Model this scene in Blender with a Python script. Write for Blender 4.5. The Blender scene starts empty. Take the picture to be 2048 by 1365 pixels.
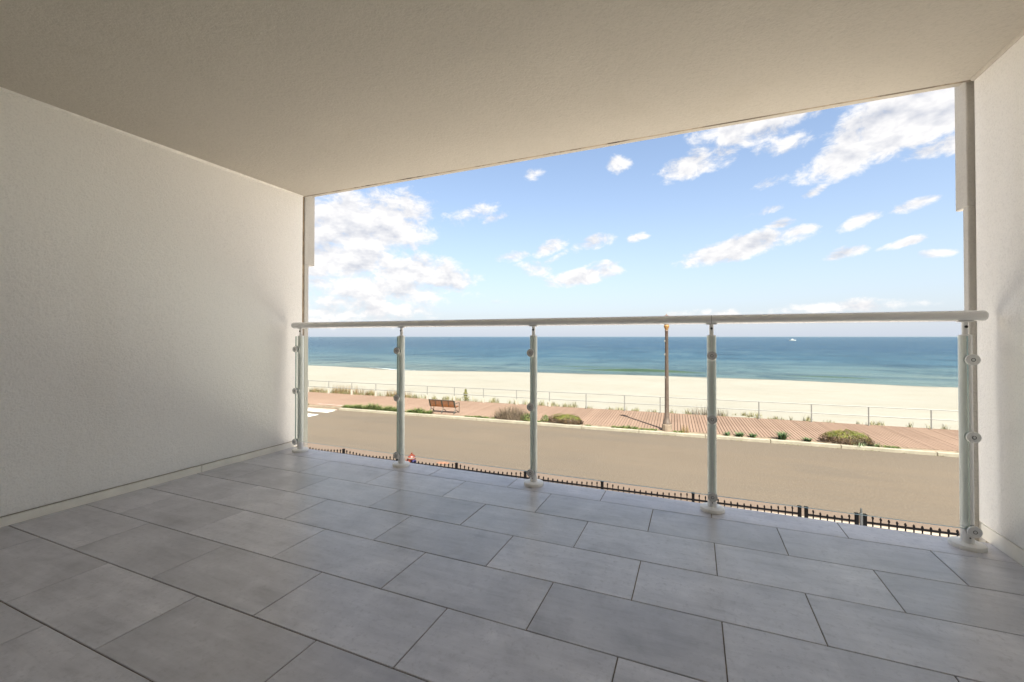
import bpy, bmesh, math, random
from mathutils import Vector, Matrix
R = math.radians
random.seed(7)
sc = bpy.context.scene
C = sc.collection

# ------------------------------------------------------------------ camera
# world: x along the balcony front, y out to sea, z up; road surface z = 0
CAMZ = 5.0
YAW = math.atan2(364, 858)
PITCH = R(0.6)
cam_d = bpy.data.cameras.new('camera'); cam = bpy.data.objects.new('camera', cam_d); C.objects.link(cam)
cam.location = (0, 0, CAMZ)
cam.rotation_euler = (R(90) + PITCH, 0, YAW)
cam_d.sensor_width = 36; cam_d.lens = 36 * 858 / 2048
cam_d.shift_y = -(8.5 + 858 * math.tan(PITCH)) / 2048
cam_d.clip_start = 0.05; cam_d.clip_end = 40000
sc.camera = cam

# ------------------------------------------------------------------ exposure
EXPO = 2.2
sc.view_settings.view_transform = 'Standard'; sc.view_settings.look = 'None'
sc.view_settings.exposure = EXPO; sc.view_settings.gamma = 1
sc.view_settings.use_curve_mapping = False
sc.cycles.use_denoising = True
sc.cycles.max_bounces = 10; sc.cycles.diffuse_bounces = 7; sc.cycles.transparent_max_bounces = 24
sc.cycles.sample_clamp_indirect = 6; sc.cycles.caustics_reflective = False; sc.cycles.caustics_refractive = False

# ------------------------------------------------------------------ sun
SUN_FROM = Vector((2.82, -3.51, 6.0)).normalized()
SUN_EL = math.asin(SUN_FROM.z); SUN_AZ = math.atan2(SUN_FROM.x, SUN_FROM.y)
sd = bpy.data.lights.new('sun', 'SUN'); sd.energy = 4.1; sd.angle = R(0.53); sd.color = (1, .955, .88)
sun = bpy.data.objects.new('sun', sd); C.objects.link(sun)
sun.rotation_euler = SUN_FROM.to_track_quat('Z', 'Y').to_euler(); sun.location = (20, -25, 40)

# ------------------------------------------------------------------ world: clear sky with fair weather cloud
world = bpy.data.worlds.new('World'); sc.world = world; world.use_nodes = True
wn = world.node_tree.nodes; wl = world.node_tree.links; wn.clear()
SKY_STRENGTH = 0.05
world.cycles.sampling_method = 'MANUAL'; world.cycles.sample_map_resolution = 256

def wnode(t, **kw):
    n = wn.new(t)
    for k, v in kw.items(): setattr(n, k, v)
    return n
def wmath(op, a, b=None, c=None, clamp=False):
    n = wnode('ShaderNodeMath', operation=op, use_clamp=clamp)
    for i, x in enumerate((a, b, c)):
        if x is None: continue
        if isinstance(x, (int, float)): n.inputs[i].default_value = x
        else: wl.new(x, n.inputs[i])
    return n.outputs[0]

def build_world():
    sky = wnode('ShaderNodeTexSky', sky_type='NISHITA', sun_disc=False)
    sky.sun_elevation = SUN_EL; sky.sun_rotation = SUN_AZ
    sky.altitude = 0; sky.air_density = 1.0; sky.dust_density = 0.9; sky.ozone_density = 1.6
    bg = wnode('ShaderNodeBackground'); wl.new(sky.outputs[0], bg.inputs[0]); bg.inputs[1].default_value = SKY_STRENGTH
    tc = wnode('ShaderNodeTexCoord'); sep = wnode('ShaderNodeSeparateXYZ'); wl.new(tc.outputs['Generated'], sep.inputs[0])
    az = wmath('ARCTAN2', sep.outputs[0], sep.outputs[1]); el = wmath('ARCSINE', sep.outputs[2])
    comb = wnode('ShaderNodeCombineXYZ'); wl.new(az, comb.inputs[0]); wl.new(el, comb.inputs[1])
    P = comb.outputs[0]
    # cloud heaps: azimuth and elevation (degrees), half sizes, tilt, weight
    heaps = [(-42.2, 13.8, 9.5, 4.6, 4, 1.25), (-38.5, 15.5, 5.5, 3.2, 0, 1.0), (-44.5, 9.6, 8.5, 3.2, 0, 1.2), (-36.5, 8.6, 7.5, 2.6, -3, 1.05),
             (-31.5, 7.4, 4.0, 2.0, 0, .95), (-40, 6.2, 11, 2.6, 0, .95), (-44, 3.6, 12, 2.4, 0, .8), (-60, 12, 10, 9, 0, 1.3),
             (-28.2, 16.0, 3.4, 1.3, 20, .62), (-25.4, 15.4, 2.2, .7, 20, .55), (-23.2, 10.6, 2.6, .8, 8, .85),
             (-17.6, 11.9, 2.7, 1.1, 24, .95), (-12.3, 12.2, 3.0, 1.05, 14, .95), (-6.6, 12.6, 1.5, .65, 14, .9),
             (-20.0, 8.9, 3.0, 1.2, 0, .62), (-13.9, 7.9, 5.0, 1.25, 8, 1.0), (-11.5, 9.2, 2.4, .7, 10, .7), (-17.5, 10.2, 2.4, .5, 30, .55),
             (-8.9, 21.6, 1.7, 1.2, 20, .85), (0.4, 20.4, 4.6, 1.6, 10, 1.1), (-20.0, 21.0, 1.5, .8, 20, .6),
             (7.5, 24.2, 7.4, 3.0, 6, 1.15), (15.5, 26.4, 9.0, 3.2, 6, 1.1), (3.8, 24.2, 3, 2.2, 10, 1.05), (10, 21.0, 5.0, 1.0, 0, .5),
             (19.8, 20.6, 6.8, 2.9, 8, 1.45), (15.5, 18.6, 5.2, 2.0, 14, 1.25), (22.4, 17.4, 3.0, 1.0, 10, .85),
             (5.0, 10.4, 7.2, 1.45, 11, 1.2), (9.3, 12.6, 1.5, .6, 6, .9), (10.5, 11.6, 2.4, .7, 8, .9),
             (16.0, 11.9, 1.9, .75, 18, .9), (20.2, 12.7, 1.8, .65, 12, .9), (14.8, 8.7, 2.2, .7, 14, .95), (19.4, 9.2, 2.0, .42, 12, .85), (21.8, 7.9, 1.6, .5, 0, .9),
             (12.3, 15.5, 1.4, .5, 25, .65), (8.4, 17.3, 2.2, .5, 12, .5), (7.6, 14.2, 2.6, .4, 10, .5),
             (2, 2.7, 7.0, .7, 2, .6), (14, 3.1, 8.0, .8, 2, .6), (-25, 4.6, 1.6, .4, 0, .5)]
    # each heap is an ellipse in azimuth and elevation: weight * (1 - d^2), written as a quadratic form
    def vmath(op, a, b):
        n = wnode('ShaderNodeVectorMath', operation=op); wl.new(a, n.inputs[0])
        if isinstance(b, tuple): n.inputs[1].default_value = b
        else: wl.new(b, n.inputs[1])
        return n
    c1 = wnode('ShaderNodeCombineXYZ'); wl.new(az, c1.inputs[0]); wl.new(el, c1.inputs[1]); c1.inputs[2].default_value = 1
    c2 = wnode('ShaderNodeCombineXYZ'); wl.new(wmath('MULTIPLY', az, az), c2.inputs[0]); wl.new(wmath('MULTIPLY', az, el), c2.inputs[1]); wl.new(wmath('MULTIPLY', el, el), c2.inputs[2])
    acc = None
    for (a, e, wa, we, rot, wgt) in heaps:
        x0, y0, ia, ie = R(a), R(e), 1 / (R(wa) * 1.12) ** 2, 1 / (R(we) * 1.12) ** 2
        c, s = math.cos(R(rot)), math.sin(R(rot))
        A = c * c * ia + s * s * ie; B = 2 * c * s * (ia - ie); D = s * s * ia + c * c * ie
        q = (-wgt * A, -wgt * B, -wgt * D)
        l = (wgt * (2 * A * x0 + B * y0), wgt * (2 * D * y0 + B * x0), wgt * (1 - A * x0 * x0 - B * x0 * y0 - D * y0 * y0))
        g = wmath('ADD', vmath('DOT_PRODUCT', c2.outputs[0], q).outputs['Value'], vmath('DOT_PRODUCT', c1.outputs[0], l).outputs['Value'])
        acc = g if acc is None else wmath('MAXIMUM', acc, g)
    acc = wmath('MAXIMUM', acc, -0.6)
    # out-of-view cloud over the rest of the sky, denser to brighten the balcony
    def fbm(shift, sx, sy, detail, rough=.62, dist=0.0):
        v = wnode('ShaderNodeVectorMath', operation='MULTIPLY_ADD'); wl.new(P, v.inputs[0])
        v.inputs[1].default_value = (sx, sy, 1); v.inputs[2].default_value = shift
        n = wnode('ShaderNodeTexNoise', noise_dimensions='2D'); n.inputs['Scale'].default_value = 1; n.inputs['Detail'].default_value = detail
        n.inputs['Roughness'].default_value = rough; n.inputs['Distortion'].default_value = dist
        wl.new(v.outputs[0], n.inputs[0]); return n.outputs[0]
    big = fbm((5.2, 2.2, 0), 4.2, 7, 2)
    far = wmath('MULTIPLY', wmath('SUBTRACT', wmath('ABSOLUTE', wmath('ADD', az, R(18))), R(46)), 6.0, clamp=True)
    up = wmath('MULTIPLY', wmath('SUBTRACT', el, R(33)), 6.0, clamp=True)
    where = wmath('MAXIMUM', far, up)
    rest = wmath('MULTIPLY_ADD', big, 5.0, -1.45)
    rest = wmath('MULTIPLY_ADD', wmath('ADD', rest, .6), where, -.6)
    acc = wmath('MAXIMUM', acc, rest)
    f1 = fbm((3.1, 1.7, 0), 16, 27, 8, .65, .2); f2 = fbm((3.1, 1.7 + .5, 0), 16, 27, 3, .6)
    raw = wmath('MULTIPLY_ADD', wmath('SUBTRACT', f1, .5), 2.5, acc)
    dens = wnode('ShaderNodeMapRange', interpolation_type='SMOOTHSTEP'); wl.new(raw, dens.inputs[0])
    dens.inputs[1].default_value = .10; dens.inputs[2].default_value = .92
    # relief of the heaps: sun side bright, undersides a little grey
    lit = wmath('MULTIPLY_ADD', wmath('SUBTRACT', f1, f2), 1.9, .78)
    thick = wmath('MULTIPLY', wmath('SUBTRACT', raw, .8), .22, clamp=True)
    lit = wmath('SUBTRACT', lit, thick, clamp=True)
    ramp = wnode('ShaderNodeMix', data_type='RGBA'); wl.new(lit, ramp.inputs[0])
    ramp.inputs[6].default_value = (.58, .61, .70, 1); ramp.inputs[7].default_value = (1.10, 1.075, 1.05, 1)
    bgc = wnode('ShaderNodeBackground'); wl.new(ramp.outputs[2], bgc.inputs[0]); bgc.inputs[1].default_value = 1.0 / 2 ** EXPO
    # pale sea haze low over the horizon, all the way round
    hz = wmath('EXPONENT', wmath('MULTIPLY', wmath('MAXIMUM', el, 0.0), -1 / R(13)))
    bgh = wnode('ShaderNodeBackground'); bgh.inputs[0].default_value = (.66, .725, .84, 1); bgh.inputs[1].default_value = 1.0 / 2 ** EXPO
    m0 = wnode('ShaderNodeMixShader'); wl.new(wmath('MULTIPLY', hz, .93), m0.inputs[0]); wl.new(bg.outputs[0], m0.inputs[1]); wl.new(bgh.outputs[0], m0.inputs[2])
    mx = wnode('ShaderNodeMixShader'); wl.new(wmath('MULTIPLY', dens.outputs[0], .95), mx.inputs[0])
    wl.new(m0.outputs[0], mx.inputs[1]); wl.new(bgc.outputs[0], mx.inputs[2])
    out = wnode('ShaderNodeOutputWorld'); wl.new(mx.outputs[0], out.inputs[0])
build_world()

# ------------------------------------------------------------------ helpers
def link(o, parent=None):
    C.objects.link(o)
    if parent is not None: o.parent = parent
    return o
def tag(o, label=None, cat=None, group=None, kind=None):
    if label: o['label'] = label
    if cat: o['category'] = cat
    if group: o['group'] = group
    if kind: o['kind'] = kind
    return o
def empty(name, loc=(0, 0, 0), rz=0):
    o = bpy.data.objects.new(name, None); o.location = loc; o.rotation_euler = (0, 0, rz); o.empty_display_size = .2
    return link(o)
def obj(name, bm, mats, parent=None, loc=None, smooth=False, rz=None):
    me = bpy.data.meshes.new(name); bm.normal_update(); bm.to_mesh(me); bm.free()
    for m in (mats if isinstance(mats, (list, tuple)) else [mats]): me.materials.append(m)
    if smooth:
        for p in me.polygons: p.use_smooth = True
    o = bpy.data.objects.new(name, me); link(o, parent)
    if loc is not None: o.location = loc
    if rz is not None: o.rotation_euler = (0, 0, rz)
    return o
def share(name, me, parent=None, loc=(0, 0, 0), rot=None, scale=None):
    o = bpy.data.objects.new(name, me); link(o, parent); o.location = loc
    if rot is not None: o.rotation_euler = rot
    if scale is not None: o.scale = scale
    return o
def box(bm, x0, x1, y0, y1, z0, z1, bevel=0, seg=1):
    r = bmesh.ops.create_cube(bm, size=1)
    vs = r['verts']
    for v in vs:
        v.co = Vector(((x0 + x1) / 2 + v.co.x * (x1 - x0), (y0 + y1) / 2 + v.co.y * (y1 - y0), (z0 + z1) / 2 + v.co.z * (z1 - z0)))
    if bevel:
        es = {e for v in vs for e in v.link_edges}
        bmesh.ops.bevel(bm, geom=list(es), offset=bevel, segments=seg, affect='EDGES', profile=.5)
    return bm
def nbox(*a, **k): return box(bmesh.new(), *a, **k)
def tube(bm, pts, rad, seg=10, cap=True):
    pts = [Vector(p) for p in pts]; n = len(pts); rings = []
    for i, p in enumerate(pts):
        t = (pts[min(i + 1, n - 1)] - pts[max(i - 1, 0)]).normalized()
        a = t.orthogonal().normalized() if i == 0 else (prev - prev.dot(t) * t).normalized()
        prev = a; b = t.cross(a)
        r = rad[i] if isinstance(rad, (list, tuple)) else rad
        rings.append([bm.verts.new(p + r * (math.cos(2 * math.pi * k / seg) * a + math.sin(2 * math.pi * k / seg) * b)) for k in range(seg)])
    for i in range(n - 1):
        for k in range(seg):
            bm.faces.new((rings[i][k], rings[i][(k + 1) % seg], rings[i + 1][(k + 1) % seg], rings[i + 1][k]))
    if cap:
        bm.faces.new(rings[0][::-1]); bm.faces.new(rings[-1])
    return bm
def lathe(bm, prof, seg=20, axis='Z', at=(0, 0, 0)):
    """prof: (radius, height) from one end to the other"""
    at = Vector(at); rings = []
    for r, h in prof:
        ring = []
        for k in range(seg):
            a = 2 * math.pi * k / seg
            if axis == 'Z': p = Vector((r * math.cos(a), r * math.sin(a), h))
            elif axis == 'Y': p = Vector((r * math.cos(a), h, -r * math.sin(a)))
            else: p = Vector((h, r * math.cos(a), r * math.sin(a)))
            ring.append(bm.verts.new(at + p))
        rings.append(ring)
    for i in range(len(rings) - 1):
        for k in range(seg):
            bm.faces.new((rings[i][k], rings[i][(k + 1) % seg], rings[i + 1][(k + 1) % seg], rings[i + 1][k]))
    bm.faces.new(rings[0][::-1]); bm.faces.new(rings[-1])
    return bm
def extrude_poly(bm, pts, z0, z1):
    a = [bm.verts.new((x, y, z0)) for x, y in pts]; b = [bm.verts.new((x, y, z1)) for x, y in pts]
    bm.faces.new(a[::-1]); bm.faces.new(b)
    n = len(pts)
    for i in range(n): bm.faces.new((a[i], a[(i + 1) % n], b[(i + 1) % n], b[i]))
    return bm
def smooth_by_angle(o, ang=35):
    me = o.data
    for p in me.polygons: p.use_smooth = True
    bm = bmesh.new(); bm.from_mesh(me)
    for e in bm.edges:
        if len(e.link_faces) == 2 and e.calc_face_angle(0) > R(ang): e.smooth = False
    bm.to_mesh(me); bm.free()
    return o

# ------------------------------------------------------------------ materials
RAD_ROAD = R(2.3)
class NT:
    def __init__(s, name):
        s.m = bpy.data.materials.new(name); s.m.use_nodes = True; s.t = s.m.node_tree; s.n = s.t.nodes; s.l = s.t.links
        s.p = s.n['Principled BSDF']; s.out = s.n['Material Output']
    def new(s, t, **kw):
        n = s.n.new(t)
        for k, v in kw.items(): setattr(n, k, v)
        return n
    def put(s, sock, x):
        if isinstance(x, (int, float, tuple)): sock.default_value = x
        else: s.l.new(x, sock)
    def math(s, op, a, b=None, c=None, clamp=False):
        n = s.new('ShaderNodeMath', operation=op, use_clamp=clamp)
        for i, x in enumerate((a, b, c)):
            if x is not None: s.put(n.inputs[i], x)
        return n.outputs[0]
    def coord(s, kind='Object', scale=(1, 1, 1), loc=None, rot=None):
        tc = s.new('ShaderNodeTexCoord'); mp = s.new('ShaderNodeMapping'); s.l.new(tc.outputs[kind], mp.inputs[0])
        mp.inputs['Scale'].default_value = scale
        if rot: mp.inputs['Rotation'].default_value = rot
        if loc is not None: s.put(mp.inputs['Location'], loc)
        return mp.outputs[0]
    def noise(s, v, scale, detail=4, rough=.55, dist=0):
        n = s.new('ShaderNodeTexNoise'); s.l.new(v, n.inputs['Vector']); n.inputs['Scale'].default_value = scale
        n.inputs['Detail'].default_value = detail; n.inputs['Roughness'].default_value = rough; n.inputs['Distortion'].default_value = dist
        return n.outputs[0]
    def vor(s, v, scale, feat='F1'):
        n = s.new('ShaderNodeTexVoronoi', feature=feat); s.l.new(v, n.inputs['Vector']); n.inputs['Scale'].default_value = scale
        return n.outputs['Distance']
    def ramp(s, fac, stops):
        n = s.new('ShaderNodeValToRGB'); s.l.new(fac, n.inputs[0]); e = n.color_ramp.elements
        while len(e) < len(stops): e.new(.5)
        for i, (p, c) in enumerate(stops):
            e[i].position = p; e[i].color = (c, c, c, 1) if isinstance(c, (int, float)) else (*c, 1)
        return n.outputs[0]
    def rng(s, v, a, b, c, d, smooth=False):
        n = s.new('ShaderNodeMapRange'); s.l.new(v, n.inputs[0])
        if smooth: n.interpolation_type = 'SMOOTHSTEP'
        for i, x in enumerate((a, b, c, d)): n.inputs[i + 1].default_value = x
        return n.outputs[0]
    def mix(s, fac, a, b, blend='MIX'):
        n = s.new('ShaderNodeMix', data_type='RGBA', blend_type=blend)
        s.put(n.inputs[0], fac); s.put(n.inputs[6], (*a, 1) if isinstance(a, tuple) and len(a) == 3 else a); s.put(n.inputs[7], (*b, 1) if isinstance(b, tuple) and len(b) == 3 else b)
        return n.outputs[2]
    def bump(s, h, strength=.3, dist=.01):
        n = s.new('ShaderNodeBump'); s.l.new(h, n.inputs['Height']); n.inputs['Strength'].default_value = strength; n.inputs['Distance'].default_value = dist
        s.l.new(n.outputs[0], s.p.inputs['Normal']); return n.outputs[0]
    def col(s, c): s.put(s.p.inputs['Base Color'], (*c, 1) if isinstance(c, tuple) and len(c) == 3 else c)
    def rough(s, r): s.put(s.p.inputs['Roughness'], r)
    def spec(s, x): s.p.inputs['Specular IOR Level'].default_value = x

def m_stucco(name, base, warm, grain=80, strength=.8):
    t = NT(name); v = t.coord('Object')
    big = t.noise(v, 1.3, 4, .6); med = t.noise(v, 9, 5, .6); fine = t.noise(v, grain, 3, .7)
    c = t.mix(t.rng(big, .35, .7, 0, 1), base, warm)
    c = t.mix(t.rng(med, .55, .8, 0, .22), c, tuple(x * .86 for x in base))
    c = t.mix(t.rng(fine, .48, .75, 0, .42), c, tuple(x * .70 for x in base))
    run = t.noise(t.coord('Object', (3.5, 3.5, .25)), 1, 5, .6); c = t.mix(t.rng(run, .56, .75, 0, .16), c, tuple(x * y for x, y in zip(base, (.80, .76, .68))))
    t.col(c); t.rough(.92); t.spec(.2)
    h = t.math('ADD', fine, t.math('MULTIPLY', t.noise(v, grain * .4, 2, .5), .7))
    t.bump(h, strength, .006)
    return t.m
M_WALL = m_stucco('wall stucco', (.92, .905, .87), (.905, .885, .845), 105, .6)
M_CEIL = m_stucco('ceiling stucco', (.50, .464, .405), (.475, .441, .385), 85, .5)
M_PIER = m_stucco('outer stucco', (.62, .60, .56), (.57, .545, .50), 90, .7)

def m_plain(name, col, rough=.5, metal=0, spec=.5, var=.06, scale=14, bump=0):
    t = NT(name); v = t.coord('Object'); n = t.noise(v, scale, 4, .6)
    t.col(t.mix(t.rng(n, .35, .7, 0, 1), tuple(c * (1 - var) for c in col), tuple(min(1, c * (1 + var)) for c in col)))
    t.rough(t.math('MULTIPLY_ADD', n, .12, rough - .06)); t.p.inputs['Metallic'].default_value = metal; t.spec(spec)
    if bump: t.bump(t.noise(v, scale * 8, 3), bump, .004)
    return t.m
M_WHITE = m_plain('white powder coat', (.82, .815, .80), .22, var=.03, scale=5)
M_FLANGE = m_plain('white flange plastic', (.82, .81, .77), .45, var=.05, scale=20)
M_STEEL = m_plain('brushed steel', (.60, .59, .57), .4, .35, var=.1, scale=60)
M_DARK = m_plain('dark bolt recess', (.03, .03, .03), .5, .3)
M_BASE = m_plain('off white baseboard', (.86, .83, .75), .55, var=.06, scale=8)
M_SEAL = m_plain('sealant bead', (.80, .77, .72), .6, var=.08, scale=30)
def m_joint():
    t = NT('stained sealant joint'); n = t.noise(t.coord('Object', (5, 5, 5)), 1, 6, .7); m = t.noise(t.coord('Object'), .9, 2, .5)
    c = t.mix(t.rng(n, .42, .56, 0, 1, True), (.36, .29, .21), (.05, .036, .024))
    t.col(t.mix(t.rng(m, .55, .42, 0, .7), c, (.40, .34, .26))); t.rough(.9); return t.m
M_JOINT = m_joint()
M_STAIN = m_plain('tan backing', (.34, .26, .18), .9, var=.3, scale=16)
M_GROUT = m_plain('brown grout', (.17, .138, .105), .9, var=.35, scale=20)
M_IRON = m_plain('black painted iron', (.003, .003, .0035), .8, .0, spec=.05, var=.3, scale=10)
M_SEAM = m_plain('rail seam', (.2, .19, .17), .6)

def m_tile():
    t = NT('grey porcelain tile')
    info = t.new('ShaderNodeObjectInfo'); rnd = info.outputs['Random']
    off = t.new('ShaderNodeCombineXYZ'); t.l.new(t.math('MULTIPLY', rnd, 91.7), off.inputs[0]); t.l.new(t.math('MULTIPLY', rnd, 37.3), off.inputs[1]); t.l.new(t.math('MULTIPLY', rnd, 53.1), off.inputs[2])
    v = t.coord('Object', (1, 1, 1), off.outputs[0]); vs = t.coord('Object', (1.1, 7.5, 1), off.outputs[0])
    cloud = t.noise(v, 4.2, 6, .62, .5); streak = t.noise(vs, 2.6, 8, .72, .4); fine = t.noise(v, 48, 5, .75)
    mixv = t.math('ADD', t.math('MULTIPLY', cloud, .55), t.math('MULTIPLY', streak, .45))
    c = t.ramp(mixv, [(.32, (.355, .352, .376)), (.45, (.49, .485, .515)), (.55, (.565, .558, .59)), (.68, (.68, .67, .70))])
    tone = t.math('MULTIPLY_ADD', t.math('FRACT', t.math('MULTIPLY', rnd, 7.31)), .22, .89)
    tc = t.new('ShaderNodeCombineXYZ'); [t.l.new(tone, tc.inputs[i]) for i in range(3)]
    c = t.mix(1.0, c, tc.outputs[0], 'MULTIPLY')
    c = t.mix(t.rng(fine, .53, .70, 0, .6), c, (.36, .353, .37))
    t.col(c)
    t.rough(t.math('MULTIPLY_ADD', t.noise(v, 18, 4), .16, .24)); t.spec(.75)
    t.bump(t.math('ADD', fine, t.math('MULTIPLY', cloud, .6)), .05, .004)
    return t.m
M_TILE = m_tile()

def m_glass():
    t = NT('tempered glass'); t.n.remove(t.p)
    tr = t.new('ShaderNodeBsdfTransparent'); tr.inputs[0].default_value = (.945, .972, .955, 1)
    gl = t.new('ShaderNodeBsdfGlossy'); gl.inputs['Roughness'].default_value = .0; gl.inputs[0].default_value = (.95, 1, .98, 1)
    lw = t.new('ShaderNodeLayerWeight'); lw.inputs[0].default_value = .5
    fac = t.math('MULTIPLY_ADD', t.math('POWER', lw.outputs['Facing'], 5.0), .5, .022)
    mx = t.new('ShaderNodeMixShader'); t.l.new(fac, mx.inputs[0]); t.l.new(tr.outputs[0], mx.inputs[1]); t.l.new(gl.outputs[0], mx.inputs[2])
    t.l.new(mx.outputs[0], t.out.inputs[0]); return t.m
M_GLASS = m_glass()
M_GLASSEDGE = m_plain('polished glass edge', (.30, .38, .35), .15, var=.1)

def m_asphalt():
    t = NT('worn asphalt'); v = t.coord('Object')
    big = t.noise(v, .11, 5, .6); lanes = t.noise(t.coord('Object', (.02, .6, 1), rot=(0, 0, -RAD_ROAD)), 1, 5, .65); fine = t.noise(v, 11, 6, .8); grit = t.vor(v, 15)
    c = t.mix(t.rng(big, .3, .7, 0, 1), (.094, .069, .050), (.108, .080, .058))
    c = t.mix(t.rng(lanes, .45, .66, 0, .55), c, (.076, .060, .048))
    c = t.mix(t.rng(fine, .50, .70, 0, .55), c, (.142, .111, .083))
    c = t.mix(t.rng(fine, .46, .32, 0, .35), c, (.066, .050, .038))
    c = t.mix(t.rng(grit, .0, .18, .6, 0), c, (.22, .185, .145))
    patch = t.noise(t.coord('Object', (.16, .30, 1)), 1, 2, .4, .6)
    c = t.mix(t.rng(patch, .60, .64, 0, .22), c, (.066, .053, .044))
    t.col(c); t.rough(.9); t.spec(.3); t.bump(t.math('ADD', fine, grit), .4, .02)
    return t.m
M_ASPHALT = m_asphalt()
def m_sand():
    t = NT('pale beach sand'); v = t.coord('Object')
    big = t.noise(v, .05, 5, .6); mid = t.noise(t.coord('Object', (.5, 1.6, 1)), .5, 5, .65); fine = t.noise(v, 6, 5, .7)
    c = t.mix(t.rng(big, .35, .65, 0, 1), (.226, .207, .180), (.205, .186, .158))
    c = t.mix(t.rng(mid, .5, .75, 0, .7), c, (.182, .158, .125))
    geo = t.new('ShaderNodeNewGeometry'); sp = t.new('ShaderNodeSeparateXYZ'); t.l.new(geo.outputs['Position'], sp.inputs[0])
    wet = t.rng(t.math('ADD', sp.outputs[2], t.math('MULTIPLY', t.math('SUBTRACT', big, .5), .5)), -2.82, -2.95, 0, .8, True)
    c = t.mix(wet, c, (.10, .088, .07))
    t.col(c); t.rough(.95); t.spec(.15)
    t.bump(t.math('ADD', t.math('MULTIPLY', mid, 1.5), fine), .35, .12); return t.m
M_SAND = m_sand()
def m_plank():
    t = NT('weathered boardwalk plank'); info = t.new('ShaderNodeObjectInfo')
    v = t.coord('Object', (9, .7, 1)); n = t.noise(v, 3, 5, .6); st = t.noise(t.coord('Object', (1, .3, 1)), .6, 3)
    c = t.mix(info.outputs['Random'], (.158, .098, .070), (.198, .126, .091))
    c = t.mix(t.rng(n, .4, .8, 0, .5), c, (.118, .074, .053)); c = t.mix(t.rng(st, .5, .75, 0, .4), c, (.24, .155, .116))
    t.col(c); t.rough(.8); t.spec(.3); return t.m
M_PLANK = m_plank()
M_JOIST = m_plain('dark joist', (.03, .02, .016), .9)
M_KERB = m_plain('concrete kerb', (.25, .215, .165), .9, var=.16, scale=3, bump=.3)
M_CONC = m_plain('tinted concrete', (.165, .128, .10), .9, var=.12, scale=2.5, bump=.2)
M_BOUNCE_PAVE = m_plain('pale bounce paving', (.74, .69, .61), .9, var=.08, scale=2, bump=.2)  # very pale so that unseen ground throws light up to the ceiling
M_PINK = m_plain('pinkish ramp concrete', (.40, .31, .29), .9, var=.1, scale=3)
M_SOIL = m_plain('dry soil', (.17, .125, .085), .95, var=.35, scale=4, bump=.5)
M_PAINT = m_plain('white road paint', (.55, .53, .50), .7, var=.1, scale=4)
M_ORANGEPAINT = m_plain('orange marking paint', (.17, .082, .045), .8, var=.25, scale=9)

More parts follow.
